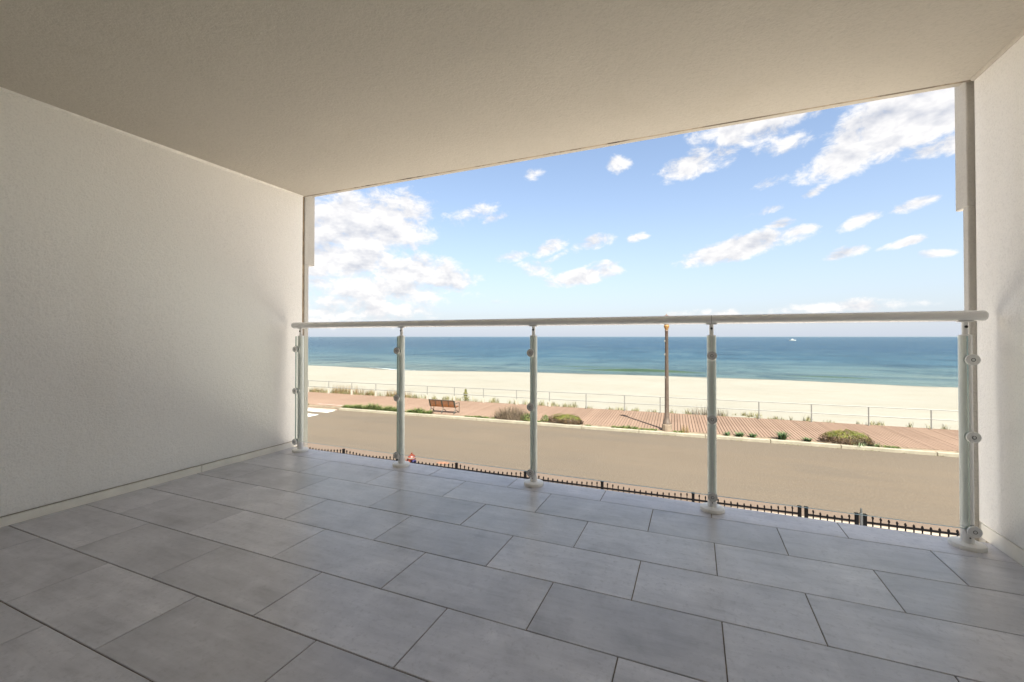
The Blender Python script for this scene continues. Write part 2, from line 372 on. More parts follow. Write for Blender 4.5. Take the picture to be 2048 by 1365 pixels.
# ------------------------------------------------------------------ balcony shell
FZ = CAMZ - .977; CZ = CAMZ + 1.275
XL, XR = -3.265, 1.276           # stucco faces
YE = 2.766                       # floor edge
YB = -0.30                       # back wall
YW = 2.838                       # inner walls end
def shell():
    slab = obj('balcony_floor', nbox(XL - .3, XR + .3, YB, YE - .004, FZ - .26, FZ - .0032, bevel=.002), M_GROUT); tag(slab, kind='structure')
    # porcelain tiles, half bond; one object each
    rows = [(2.562, YE)]; y = 2.562
    while y > YB + .02:
        rows.append((max(y - .305, YB), y)); y -= .305
    G = .0019
    full = None; cnt = 0
    for k, (y0, y1) in enumerate(rows):
        off = .084 if k % 2 == 0 else -.218
        n0 = math.floor((XL - off) / .604)
        x = off + n0 * .604
        while x < XR + .02:
            a, b = max(x, XL - .011), min(x + .604, XR + .012)
            if b - a > .03 and y1 - y0 > .03:
                w, d = b - a - 2 * G, y1 - y0 - 2 * G
                dz = random.uniform(-.0006, .0006)
                loc = ((a + b) / 2, (y0 + y1) / 2, FZ + dz)
                if abs(w - .604 + 2 * G) < 1e-5 and abs(d - .305 + 2 * G) < 1e-5:
                    if full is None: full = obj('tile', nbox(-w / 2, w / 2, -d / 2, d / 2, -.010, 0, bevel=.0016), M_TILE, slab, loc).data
                    else: share('tile', full, slab, loc)
                else:
                    obj('tile', nbox(-w / 2, w / 2, -d / 2, d / 2, -.010, 0, bevel=.0016), M_TILE, slab, loc)
            x += .604
    # ceiling
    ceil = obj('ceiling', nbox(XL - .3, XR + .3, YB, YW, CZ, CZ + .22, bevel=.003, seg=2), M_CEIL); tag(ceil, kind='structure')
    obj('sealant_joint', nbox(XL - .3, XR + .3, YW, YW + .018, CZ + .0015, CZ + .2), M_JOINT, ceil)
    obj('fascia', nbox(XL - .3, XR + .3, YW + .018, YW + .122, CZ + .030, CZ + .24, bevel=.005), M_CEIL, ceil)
    # left and right walls with skirting and outer pier
    for s, X, nm in ((-1, XL, 'wall_left'), (1, XR, 'wall_right')):
        bm = bmesh.new()
        SK = .048 if s < 0 else .068
        NY, NZ = 40, 22; z0, z1 = FZ + SK + .005, CZ + .05
        rnd = random.Random(3 if s < 0 else 11)
        ph = [rnd.uniform(0, 6.28) for _ in range(6)]
        def wav(y, z): return .0022 * math.sin(2.3 * y + ph[0] + .8 * z) + .0014 * math.sin(6.1 * y + ph[1]) + .0012 * math.sin(4.4 * z + ph[2] + y)
        box(bm, min(X, X + s * .28), max(X, X + s * .28), YB, YW, z0, z1, bevel=.014, seg=3)
        for i in range(1, NY):
            yy = YB + .03 + (YW - YB - .06) * i / NY
            bmesh.ops.bisect_plane(bm, geom=bm.verts[:] + bm.edges[:] + bm.faces[:], plane_co=(0, yy, 0), plane_no=(0, 1, 0))
        for i in range(1, NZ):
            zz = z0 + .03 + (z1 - z0 - .06) * i / NZ
            bmesh.ops.bisect_plane(bm, geom=bm.verts[:] + bm.edges[:] + bm.faces[:], plane_co=(0, 0, zz), plane_no=(0, 0, 1))
        for v in bm.verts:
            if abs(v.co.x - X) < .002: v.co.x += wav(v.co.y, v.co.z)
        w = obj(nm, bm, M_WALL, smooth=False); smooth_by_angle(w, 40); tag(w, kind='structure')
        Xb = X + s * .011
        # skirting boards with a butt joint
        for (a, b) in ((YB, 1.985), (1.988, YW - .004)):
            obj('skirting_board', nbox(min(Xb, Xb + s * .2), max(Xb, Xb + s * .2), a, b, FZ - .004, FZ + SK, bevel=.003), M_BASE, w)
        obj('wall_base', nbox(min(X, X + s * .25) + .02, max(X, X + s * .25) - .02, YB + .01, YW - .02, FZ + SK - .002, FZ + SK + .012), M_STAIN, w)
        # bead of sealant along the ceiling
        obj('sealant_bead', tube(bmesh.new(), [(X, YB, CZ + .001), (X, YW - .01, CZ + .001)], .014, 8), M_SEAL if s < 0 else M_CEIL, w, smooth=True)
        # joint and stepped outer pier
        g = .012 if s < 0 else .03
        obj('corner_joint', nbox(min(X + s * g, X + s * .27), max(X + s * g, X + s * .27), YW, YW + (.02 if s < 0 else .055), FZ - .1, CZ + .02), M_STAIN if s < 0 else M_PIER, w)
        ya = YW + (.02 if s < 0 else .055)
        ylo, yhi = (2.905, 2.968) if s < 0 else (2.94, 3.0)
        zs = CAMZ + .66
        obj('pier', nbox(min(X + s * .003, X + s * .3), max(X + s * .003, X + s * .3), ya, ylo, FZ - 1.2, zs + .001, bevel=.004), M_PIER, w)
        obj('pier', nbox(min(X, X + s * .303), max(X, X + s * .303), ya - .001, yhi, zs, CZ + .24, bevel=.004), M_PIER, w)
    bw = obj('wall_back', nbox(XL - .3, XR + .3, YB - .25, YB, FZ - .26, CZ + .22), M_WALL); tag(bw, kind='structure')
    # building below the balcony
    lw = obj('wall_below', nbox(XL - .3, XR + .3, 1.2, 1.45, -.05, FZ - .26), M_PIER); tag(lw, kind='structure')
shell()

# ------------------------------------------------------------------ railing
PX = [-3.103, -2.050, -.981, .091, 1.169]
RY = 2.68
GY = RY - .047
def railing():
    r = empty('balcony_railing', (PX[2], RY, FZ)); o = Vector((PX[2], RY, FZ))
    tag(r, 'white balcony railing with round handrail, five posts and clear glass panels', 'railing')
    rz = CAMZ + .098 - FZ
    def hr(x0, x1, cap0, cap1):
        pr = [(.010, x0), (.018, x0 + .002), (.023, x0 + .007), (.025, x0 + .014)] if cap0 else [(.025, x0)]
        pr += [(.025, x1 - .014), (.023, x1 - .007), (.018, x1 - .002), (.010, x1)] if cap1 else [(.025, x1)]
        return lathe(bmesh.new(), pr, 28, 'X', (0, 0, rz))
    h1 = obj('handrail', hr(-3.2 - o.x, PX[3] - .001 - o.x, True, False), M_WHITE, r); smooth_by_angle(h1)
    h2 = obj('handrail', hr(PX[3] + .001 - o.x, 1.246 - o.x, False, True), M_WHITE, r); smooth_by_angle(h2)
    obj('seam', lathe(bmesh.new(), [(.0246, PX[3] - .0018 - o.x), (.0246, PX[3] + .0018 - o.x)], 28, 'X', (0, 0, rz)), M_SEAM, h1)
    meshes = {}
    def part(name, parent, make, mats, loc, smooth=True, key=None):
        k = key or name
        if k in meshes: return share(name, meshes[k], parent, loc)
        ob = obj(name, make(), mats, parent, loc)
        if smooth: smooth_by_angle(ob)
        meshes[k] = ob.data
        return ob
    top = CAMZ + .010 - FZ
    for i, x in enumerate(PX):
        p = part('post', r, lambda: lathe(bmesh.new(), [(.0240, .012), (.0240, top - .006), (.0230, top - .002), (.0200, top)], 28), M_WHITE, (x - o.x, 0, 0))
        part('base_flange', p, lambda: lathe(bmesh.new(), [(.064, .0), (.0645, .003), (.0645, .013), (.062, .018), (.056, .0205), (.030, .0215)], 40), M_FLANGE, (0, 0, .0005))
        part('neck', p, lambda: lathe(bmesh.new(), [(.0115, top - .001), (.0115, rz - .026)], 18), M_WHITE, (0, 0, 0))
        part('saddle_plate', p, lambda: box(bmesh.new(), -.028, .028, -.014, .014, rz - .0292, rz - .0245, bevel=.001), M_WHITE, (0, 0, 0))
        part('neck_bolt', p, lambda: lathe(bmesh.new(), [(.0065, 0), (.0065, -.014), (.004, -.016)], 14, 'Y'), M_DARK, (0, 0, (top + rz - .026) / 2 + .006))
        part('drain_hole', p, lambda: lathe(bmesh.new(), [(.003, 0), (.003, -.0263)], 10, 'Y'), M_DARK, (0, 0, .048))
        for dz in (-.105, -.458, -.886):
            c = CAMZ + dz - FZ
            part('standoff', p, lambda: lathe(bmesh.new(), [(.012, -.018), (.016, -.030), (.024, -.0365), (.0252, -.0385), (.0252, -.0395)], 24, 'Y'), M_WHITE, (0, 0, c))
            part('clamp_disc', p, lambda: lathe(bmesh.new(), [(.0250, -.0545), (.0258, -.0555), (.0258, -.0625), (.0245, -.0645), (.010, -.0648)], 28, 'Y'), M_WHITE if i in (0, 4) else M_STEEL, (0, 0, c), key='clamp_disc%d' % (i in (0, 4)))
            part('gasket', p, lambda: lathe(bmesh.new(), [(.0240, -.0525), (.0240, -.0546)], 20, 'Y'), M_DARK, (0, 0, c))
            part('clamp_bolt', p, lambda: lathe(bmesh.new(), [(.0082, -.060), (.0082, -.0652), (.0062, -.0657), (.0058, -.0640), (.002, -.0636)], 16, 'Y'), M_DARK, (0, 0, c))
    gz0, gz1 = CAMZ - .88 - FZ, CAMZ + .003 - FZ
    for i in range(4):
        a = PX[i] + (.003 if i else -.004); b = PX[i + 1] - (.003 if i < 3 else .012)
        bm = nbox(a - o.x, b - o.x, -.0525, -.0405, gz0, gz1)
        bm.normal_update()
        for f in bm.faces:
            if abs(f.normal.y) < .5: f.material_index = 1
        obj('glass_panel', bm, [M_GLASS, M_GLASSEDGE], r)
railing()

# ------------------------------------------------------------------ ground, road, boardwalk, beach, sea
RA = R(2.3); RC = math.cos(RA); RS = math.sin(RA)
KX, KY = -5.8, 23.0
def rd(a, b, z=0):              # road frame: a along the kerb from KX, b out to sea
    return Vector((KX + (a - KX) * RC - b * RS, KY + (a - KX) * RS + b * RC, z))
def quad_strip(name, a0, a1, b0, b1, z, mat, kind=None, parent=None, thick=0, na=1):
    bm = bmesh.new()
    pts = [rd(a0, b0), rd(a1, b0), rd(a1, b1), rd(a0, b1)]
    if thick: extrude_poly(bm, [(p.x, p.y) for p in pts], z - thick, z)
    else: bm.faces.new([bm.verts.new((p.x, p.y, z)) for p in pts])
    ob = obj(name, bm, mat, parent)
    if kind: tag(ob, kind=kind)
    return ob
SEA = -3.0
DECK = .15
NEAR = -9.5                       # near kerb
FAR_B = 5.72                       # seaward edge of the boardwalk
def setting():
    g = bmesh.new()
    pts = [(-9000, -9000), (9000, -9000), (9000, 21), (-9000, 21)]
    g.faces.new([g.verts.new((x, y, -.06)) for x, y in pts])
    tag(obj('ground', g, M_SOIL), kind='structure')
    fc = bmesh.new(); pf = [(-40, 1.3), (30, 1.3)] + [(p.x, p.y) for p in (rd(30, NEAR - 3.21), rd(-40, NEAR - 3.21))]
    extrude_poly(fc, pf, -.2, .05); tag(obj('bounce_forecourt', fc, M_BOUNCE_PAVE), kind='structure')  # unseen paving, added to bounce sunlight into the balcony
    road = quad_strip('road', -260, 160, NEAR, 0.02, 0, M_ASPHALT, 'structure')
    # crosswalk bars at the left end
    for k in range(7):
        b1 = -.25 - k * 1.5
        quad_strip('crosswalk_bar', -26.2, -22.35 + .05 * k, b1 - .75, b1, .004, M_PAINT, None, road)
    # drips and a utility mark in orange paint near the hydrant
    bm = bmesh.new(); rr = random.Random(5)
    ctr = Vector((-9.2, 14.62, .004))
    vs = [bm.verts.new(ctr + Vector((.30 * math.cos(t) * rr.uniform(.7, 1.1), .16 * math.sin(t) * rr.uniform(.6, 1.2), 0))) for t in [i * 2 * math.pi / 18 for i in range(18)]]
    bm.faces.new(vs); obj('painted_mark', bm, M_ORANGEPAINT, road)
    side = quad_strip('sidewalk', -260, 160, NEAR - 3.2, NEAR - .16, .13, M_CONC, 'structure', thick=.2)
    quad_strip('near_kerb', -260, 160, NEAR - .155, NEAR - .003, .135, M_KERB, None, side, thick=.3)
    # far kerb as separate stones
    kb = quad_strip('kerb', -260, 160, .03, .17, .10, M_SOIL, 'structure', thick=.3)
    joints = [-60, -52, -45.4, -41, -36.4, -31.8, -25.5]
    cuts = [-22.3, -19.2, -16.0, -12.0, -8.3, -5.65, -2.66, .5, 3.3, 6.05, 9.4, 12.8, 16.4, 20]
    for seq in (joints, cuts):
        for a, b in zip(seq[:-1], seq[1:]):
            bm = nbox(-(b - a) / 2 + .012, (b - a) / 2 - .012, 0, .19, -.12, .15 + random.uniform(-.006, .006), bevel=.022, seg=2)
            p = rd((a + b) / 2, random.uniform(-.006, .006)); obj('kerb_stone', bm, M_KERB, kb, p, rz=RA + random.uniform(-.0015, .0015))
    # lowered ramp of the crossing
    bm = bmesh.new()
    pr = [rd(-25.35, -.05, .012), rd(-22.45, -.05, .012), rd(-22.7, .95, .156), rd(-25.1, .95, .156)]
    top = [bm.verts.new(p) for p in pr]; bot = [bm.verts.new((p.x, p.y, -.1)) for p in pr]
    bm.faces.new(top)
    for i in range(4): bm.faces.new((bot[i], bot[(i + 1) % 4], top[(i + 1) % 4], top[i]))
    tag(obj('kerb_ramp', bm, M_PINK), kind='structure')
    tag(quad_strip('planting_strip', -260, 160, .17, .62, .125, M_SOIL, thick=.3), kind='structure')
    # boardwalk
    bwk = quad_strip('boardwalk', -260, 160, .60, FAR_B - .02, DECK - .055, M_JOIST, 'structure', thick=.05)
    pitch = .152; me = None; L = FAR_B - .60
    rr = random.Random(2)
    for k in range(300):
        a = 14.2 - k * pitch
        p = rd(a, (.60 + FAR_B) / 2, DECK + rr.uniform(-.003, .003))
        if me is None:
            ob = obj('plank', nbox(-.0655, .0655, -L / 2, L / 2, -.04, 0, bevel=.006), M_PLANK, bwk, p, rz=RA); me = ob.data
        else: share('plank', me, bwk, p, (0, 0, RA + rr.uniform(-.0006, .0006)))
    bm = bmesh.new()
    for k in list(range(-500, 0)) + list(range(300, 900)):
        a = 14.2 - k * pitch; ps = [rd(a - .0655, .6), rd(a + .0655, .6), rd(a + .0655, FAR_B), rd(a - .0655, FAR_B)]
        bm.faces.new([bm.verts.new((p.x, p.y, DECK)) for p in ps])
    tag(obj('plank', bm, M_PLANK, bwk), kind='stuff')
    obj('edge_board', extrude_poly(bmesh.new(), [(p.x, p.y) for p in (rd(-140, FAR_B - .01), rd(90, FAR_B - .01), rd(90, FAR_B + .045), rd(-140, FAR_B + .045))], -.3, DECK + .02), M_PLANK, bwk)
setting()

SH = [(-3000, 200), (-400, 105), (-180, 92), (-99, 88.7), (-80, 88), (-64, 84.2), (-46, 88.5), (-29, 91), (-8, 92.6), (10, 93), (37, 90), (120, 91), (400, 105), (3000, 200)]
def shore(x):
    for (x0, y0), (x1, y1) in zip(SH[:-1], SH[1:]):
        if x <= x1:
            t = (x - x0) / (x1 - x0); t = t * t * (3 - 2 * t); return y0 + (y1 - y0) * t
    return SH[-1][1]
def beach():
    rr = random.Random(9)
    xs = sorted(set([-3000, -1800, -1100, -700, -480, -340, -260] + [-200 + 3.2 * i for i in range(100)] + [130, 160, 210, 300, 450, 700, 1200, 2000, 3000]))
    ts = [i / 34 for i in range(35)] + [1.05, 1.12, 1.25, 1.6]
    bm = bmesh.new(); grid = []
    for t in ts:
        row = []
        for x in xs:
            yb = rd(max(-250, min(150, x)), FAR_B + .046).y if abs(x) < 260 else rd(-250 if x < 0 else 150, FAR_B + .05).y
            y = yb + (shore(x) - yb) * t
            z = .06 - (.06 - SEA) * (t ** 1.05 if t < 1 else t)
            amp = .13 * max(0, min(1, t * 8)) * max(0, min(1, (1 - t) * 9))
            z += amp * (math.sin(x * .61 + t * 31) * .5 + math.sin(x * .23 - t * 17 + 1) * .6 + rr.uniform(-.5, .5) * .7)
            row.append(bm.verts.new((x, y, z)))
        grid.append(row)
    for i in range(len(ts) - 1):
        for j in range(len(xs) - 1): bm.faces.new((grid[i][j], grid[i][j + 1], grid[i + 1][j + 1], grid[i + 1][j]))
    tag(obj('beach', bm, M_SAND, smooth=True), kind='structure')

def m_sea():
    t = NT('sea water'); t.n.remove(t.p)
    geo = t.new('ShaderNodeNewGeometry'); sp = t.new('ShaderNodeSeparateXYZ'); t.l.new(geo.outputs['Position'], sp.inputs[0])
    v = t.coord('Object'); drift = t.noise(t.coord('Object', (.012, .035, 1)), 1, 4, .6)
    y = t.math('ADD', sp.outputs[1], t.math('MULTIPLY', t.math('SUBTRACT', drift, .5), 90))
    dep = t.rng(y, 86, 330, 0, 1)
    body = t.ramp(dep, [(0, (.100, .122, .112)), (.12, (.060, .094, .104)), (.36, (.023, .058, .090)), (1, (.011, .036, .072))])
    streak = t.noise(t.coord('Object', (.012, .06, 1)), 1, 5, .62)
    body = t.mix(t.rng(streak, .45, .70, 0, .8), body, (.008, .026, .044))
    chop = t.noise(t.coord('Object', (.05, .022, 1)), 1, 11, .80)
    body = t.mix(t.rng(chop, .50, .66, 0, .6), body, (.055, .090, .105))
    body = t.mix(t.rng(chop, .50, .36, 0, .7), body, (.005, .020, .040))
    body = t.mix(t.rng(sp.outputs[2], SEA + .16, SEA + .42, 0, .85, True), body, (.026, .046, .014))  # crests greener: light coming through the wave is put into the colour
    w1 = t.noise(t.coord('Object', (.22, .75, 1)), 1, 5, .62); w2 = t.noise(t.coord('Object', (1.2, 2.6, 1)), 1, 4, .65); w3 = t.noise(t.coord('Object', (.05, .16, 1)), 1, 3, .5)
    h = t.math('ADD', t.math('ADD', t.math('MULTIPLY', w1, 1.0), t.math('MULTIPLY', w2, .30)), t.math('MULTIPLY', w3, 2.2))
    b = t.new('ShaderNodeBump'); t.l.new(h, b.inputs['Height']); b.inputs['Strength'].default_value = .75; b.inputs['Distance'].default_value = .8
    df = t.new('ShaderNodeBsdfDiffuse'); t.l.new(body, df.inputs[0]); t.l.new(b.outputs[0], df.inputs['Normal'])
    gl = t.new('ShaderNodeBsdfGlossy'); gl.inputs['Roughness'].default_value = .16; gl.inputs[0].default_value = (.85, .93, 1, 1); t.l.new(b.outputs[0], gl.inputs['Normal'])
    fr = t.new('ShaderNodeFresnel'); fr.inputs[0].default_value = 1.33; t.l.new(b.outputs[0], fr.inputs['Normal'])
    mx = t.new('ShaderNodeMixShader'); t.l.new(t.math('MULTIPLY', fr.outputs[0], .55), mx.inputs[0]); t.l.new(df.outputs[0], mx.inputs[1]); t.l.new(gl.outputs[0], mx.inputs[2])
    t.l.new(mx.outputs[0], t.out.inputs[0]); return t.m
M_SEA = m_sea()
M_FOAM = m_plain('sea foam', (.62, .62, .60), .9, var=.05)
def sea():
    ys = []; y = 78
    while y < 135: ys.append(y); y += .55
    step = .7
    while y < 24000: ys.append(y); step *= 1.07; y += step
    cols = [i / 170 for i in range(171)]
    bm = bmesh.new(); grid = []
    for y in ys:
        x0, x1 = -1.55 * y - 60, .85 * y + 60
        row = []
        for c in cols:
            x = x0 + (x1 - x0) * c
            d = y - shore(x)
            z = SEA
            # swells running in; the nearest one steepens off the middle of the beach
            s1 = math.exp(-((d - 7.2 - .02 * (x + 12)) / 1.35) ** 2) * (.72 * math.exp(-((x + 11) / 13) ** 2) + .34 * math.exp(-((x - 24) / 10) ** 2) + .10)
            s2 = math.exp(-((d - 17 + .03 * x) / 2.2) ** 2) * (.28 * math.exp(-((x + 26) / 14) ** 2) + .08)
            s3 = math.exp(-((d - 30 - .02 * x) / 3.0) ** 2) * .12
            z += s1 + s2 + s3 + .03 * math.sin(d * .5 + x * .05) * math.exp(-d / 90)
            row.append(bm.verts.new((x, y, z)))
        grid.append(row)
    for i in range(len(ys) - 1):
        for j in range(len(cols) - 1): bm.faces.new((grid[i][j], grid[i][j + 1], grid[i + 1][j + 1], grid[i + 1][j]))
    tag(obj('sea', bm, M_SEA, smooth=True), kind='structure')
    # run-up foam along the waterline
    rr = random.Random(4); bm = bmesh.new(); prev = None; x = -84.0
    while x < -56:
        w = .9 * math.exp(-((x + 67) / 8) ** 2) * rr.uniform(.4, 1.2) + .12 * rr.random()
        ycen = shore(x) + .15 + rr.uniform(-.12, .12)
        cur = (bm.verts.new((x, ycen - w * .6, SEA + .09)), bm.verts.new((x, ycen + w * .5, SEA + .07)))
        if prev: bm.faces.new((prev[0], cur[0], cur[1], prev[1]))
        prev = cur; x += .55
    tag(obj('foam', bm, M_FOAM), 'thin white foam where the water runs up the sand', 'foam', kind='stuff')
beach(); sea()
#MORE
# ------------------------------------------------------------------ iron fence in front of the building
def fence_y(x): return 9.361 + (x + 5.498) * .01847
PICK = None; FPOST = None
FBASE = .06; FRAIL = 1.70
def picket(parent, x, over, o):
    global PICK
    loc = Vector((x, fence_y(x), FRAIL + over)) - o
    if PICK is None:
        bm = bmesh.new()
        q = lambda w, z: [bm.verts.new((sx * w, sy * w, z)) for sx, sy in ((-1, -1), (1, -1), (1, 1), (-1, 1))]
        rings = [q(.0085, -1.78), q(.0085, -.058), q(.0135, -.046), q(.0150, -.036), q(.010, -.014), q(.0015, 0)]
        for a, b in zip(rings[:-1], rings[1:]):
            for k in range(4): bm.faces.new((a[k], a[(k + 1) % 4], b[(k + 1) % 4], b[k]))
        bm.faces.new(rings[0][::-1]); bm.faces.new(rings[-1])
        ob = obj('picket', bm, M_IRON, parent, loc); PICK = ob.data
    else: share('picket', PICK, parent, loc)
def fpost(parent, x, o, name='post'):
    global FPOST
    loc = Vector((x, fence_y(x), FBASE)) - o
    if FPOST is None:
        bm = nbox(-.027, .027, -.027, .027, 0, FRAIL + .125 - FBASE, bevel=.002); box(bm, -.033, .033, -.033, .033, FRAIL + .124 - FBASE, FRAIL + .145 - FBASE, bevel=.006)
        bmesh.ops.remove_doubles(bm, verts=bm.verts[:], dist=1e-6)
        ob = obj(name, bm, M_IRON, parent, loc); FPOST = ob.data
    else: ob = share(name, FPOST, parent, loc)
    return ob
def frail(parent, x0, x1, z, o):
    a = Vector((x0, fence_y(x0), z)) - o; b = Vector((x1, fence_y(x1), z)) - o
    L = (b - a).length
    obj('rail', nbox(-L / 2, L / 2, -.018, .018, -.015, .015, bevel=.002), M_IRON, parent, (a + b) / 2, rz=math.atan2(b.y - a.y, b.x - a.x))
def fence_run(xs, label, npk=15):
    o = Vector(((xs[0] + xs[-1]) / 2, fence_y((xs[0] + xs[-1]) / 2), FBASE))
    f = empty('iron_fence', o); tag(f, label, 'fence', 'black iron fence runs in front of the building')
    for x in xs: fpost(f, x, o)
    for a, b in zip(xs[:-1], xs[1:]):
        for z in (FRAIL, .32): frail(f, a, b, z, o)
        for k in range(1, npk + 1):
            t = k / (npk + 1); s = abs(2 * t - 1)
            picket(f, a + (b - a) * t, .065 + .075 * s ** 1.7, o)
fence_run([-10.92, -9.09, -7.27, -5.48, -3.65, -1.86, -.03, 1.80], 'long black iron picket fence left of the gate latch, below the glass')
fence_run([2.785, 4.61, 6.43], 'short black iron picket fence right of the gate latch, below the glass')
def gate():
    o = Vector((2.29, fence_y(2.29), FBASE)); g = empty('fence_gate', o)
    tag(g, 'narrow black iron picket gate with a tall grey latch', 'gate')
    fpost(g, 1.905, o, 'gate_stile'); fpost(g, 2.668, o, 'gate_stile')
    for z in (FRAIL, .32): frail(g, 1.93, 2.645, z, o)
    for k in range(1, 7):
        t = k / 7; picket(g, 1.905 + .763 * t, .055 + .085 * abs(2 * t - 1) ** 1.6, o)
    lt = obj('latch', nbox(-.022, .022, -.02, .02, FRAIL - .16 - FBASE, FRAIL + .165 - FBASE, bevel=.006), M_LATCH, g, Vector((2.728, fence_y(2.728) - .02, FBASE)) - o)
    obj('latch_knob', lathe(bmesh.new(), [(.013, FRAIL + .164 - FBASE), (.016, FRAIL + .19 - FBASE), (.016, FRAIL + .23 - FBASE), (.010, FRAIL + .245 - FBASE)], 14), M_LATCH, lt)
M_LATCH = m_plain('grey latch plastic', (.03, .032, .035), .6)
gate()

# ------------------------------------------------------------------ fire hydrant
M_HYD = m_plain('orange red enamel', (.125, .018, .004), .4, var=.15, scale=9)
M_HYDW = m_plain('white enamel band', (.13, .115, .10), .45, var=.1)
M_HYDB = m_plain('dark blue enamel', (.012, .014, .06), .4, var=.1)
def hydrant():
    h = empty('fire_hydrant', (-9.25, 12.68, .13), R(-25)); tag(h, 'orange fire hydrant with white collar behind the iron fence', 'hydrant')
    b = obj('barrel', lathe(bmesh.new(), [(.17, 0), (.17, .03), (.115, .035), (.11, .38), (.125, .41), (.125, .53), (.15, .535), (.15, .565)], 24), M_HYD, h); smooth_by_angle(b)
    c = obj('collar', lathe(bmesh.new(), [(.152, .566), (.152, .592), (.135, .60)], 24), M_HYDW, h); smooth_by_angle(c)
    d = obj('bonnet', lathe(bmesh.new(), [(.135, .601), (.12, .64), (.085, .675), (.04, .695), (.038, .70)], 24), M_HYD, h); smooth_by_angle(d)
    obj('operating_nut', lathe(bmesh.new(), [(.032, .70), (.026, .755)], 5), M_HYD, d)
    for a, m, nm in ((0, M_HYDB, 'hose_cap'), (math.pi, M_HYD, 'hose_cap')):
        n = obj(nm, lathe(bmesh.new(), [(.058, .09), (.058, .15), (.075, .152), (.075, .2), (.06, .21), (.024, .212), (.024, .235)], 18, 'X', (0, 0, .47)), m, h); n.rotation_euler = (0, 0, a); smooth_by_angle(n)
    n = obj('pumper_cap', lathe(bmesh.new(), [(.075, -.09), (.075, -.15), (.098, -.152), (.098, -.2), (.08, -.21), (.028, -.212), (.028, -.235)], 18, 'Y', (0, 0, .45)), M_HYD, h); smooth_by_angle(n)
hydrant()

# ------------------------------------------------------------------ railing along the beach side of the boardwalk
M_GALV = m_plain('galvanised pipe', (.22, .21, .20), .55, .3, var=.1)
M_POSTBASE = m_plain('concrete post footing', (.36, .31, .26), .9, var=.1)
def beach_railing():
    xs = [-35.8, -33.3, -30.86, -28.57, -26.12, -23.68, -21.22, -18.83, -16.47, -14.06, -11.47, -9.03, -6.48, -3.96, -1.76, 1.19, 3.74, 6.36, 9.0, 11.67, 14.3, 16.9]
    o = rd(-9.5, 5.62, DECK); r = empty('boardwalk_railing', o); tag(r, 'thin grey two-rail pipe railing between the boardwalk and the sand', 'railing')
    me = None
    for a in xs:
        p = rd(a, 5.62, DECK) - o
        if me is None:
            ob = obj('post', lathe(bmesh.new(), [(.033, 0), (.033, 1.03)], 8), M_GALV, r, p); me = ob.data
        else: ob = share('post', me, r, p)
        if a < -8: obj('footing', nbox(-.07, .07, -.07, .07, .0, .42 if a < -20 else .34, bevel=.01), M_POSTBASE, ob)
    for z in (1.03, .53):
        pts = []
        for i, (a, b) in enumerate(zip(xs[:-1], xs[1:])):
            pts += [rd(a, 5.62, DECK + z) - o, rd((a + b) / 2, 5.62, DECK + z - .006) - o]
        pts.append(rd(xs[-1], 5.62, DECK + z) - o)
        obj('rail', tube(bmesh.new(), pts, .024, 8), M_GALV, r, smooth=True)
beach_railing()

# ------------------------------------------------------------------ bench facing the sea
M_SLAT = m_plain('oiled orange wood slat', (.20, .066, .018), .55, var=.25, scale=20)
M_BFRAME = m_plain('dark green grey bench frame', (.045, .048, .040), .5, .2, var=.15)
def bench():
    o = rd(-14.72, .82, DECK); b = empty('park_bench', o, RA); tag(b, 'slatted wooden bench with dark metal frame facing the sea', 'bench')
    W = .93
    bx = lambda name, *a, m=M_BFRAME, p=b, **k: obj(name, nbox(*a, bevel=.004, **k), m, p)
    # backrest leans towards the road: low at y .0, high at y -.16
    def back_pt(z): return -.02 - (z - .42) * .34
    def slab(name, x0, x1, z0, z1, dep, m, p):
        bm = bmesh.new(); ya, yb = back_pt(z0), back_pt(z1)
        vs = [(x0, ya, z0), (x1, ya, z0), (x1, yb, z1), (x0, yb, z1)]
        A = [bm.verts.new((x, y - dep, z)) for x, y, z in vs]; B = [bm.verts.new((x, y + dep, z)) for x, y, z in vs]
        bm.faces.new(A); bm.faces.new(B[::-1])
        for i in range(4): bm.faces.new((A[i], B[i], B[(i + 1) % 4], A[(i + 1) % 4]))
        return obj(name, bm, m, p)
    bf = slab('backrest_frame', -W, W, .815, .85, .022, M_BFRAME, b)
    for x0, x1 in ((-W, -W + .085), (-.045, .045), (W - .085, W)): slab('stile', x0, x1, .40, .815, .020, M_BFRAME, bf)
    for x in (-.47, .47): slab('divider', x - .02, x + .02, .43, .815, .019, M_BFRAME, bf)
    for k in range(5):
        z = .455 + k * .072
        for x0, x1 in ((-W + .085, -.49), (-.45, -.045), (.045, .45), (.49, W - .085)): slab('slat', x0 + .003, x1 - .003, z, z + .06, .012, M_SLAT, b)
    slab('slat', -W + .02, W - .02, .385, .445, .013, M_SLAT, b)
    for k in range(5):
        y = .04 + k * .088
        bx('seat_slat', -W + .02, W - .02, y, y + .072, .405 - .012 * (2 - k) * .3, .43 - .012 * (2 - k) * .3, m=M_SLAT)
    for x in (-W + .05, 0, W - .05):
        l = obj('leg', tube(bmesh.new(), [(x, -.19, .012), (x, -.10, .10), (x, .03, .22), (x, .05, .39)], .021, 8), M_BFRAME, b, smooth=True)
        obj('leg', tube(bmesh.new(), [(x, .44, .012), (x, .36, .11), (x, .20, .20), (x, .03, .22)], .021, 8), M_BFRAME, b, smooth=True)
        obj('seat_bearer', tube(bmesh.new(), [(x, 0, .385), (x, .22, .378), (x, .46, .392)], .018, 8), M_BFRAME, b, smooth=True)
    for x in (-W, W):
        obj('armrest', tube(bmesh.new(), [(x, -.10, .64), (x, .15, .645), (x, .44, .655), (x, .49, .63), (x, .48, .40), (x, .46, .02)], .019, 8), M_BFRAME, b, smooth=True)
bench()

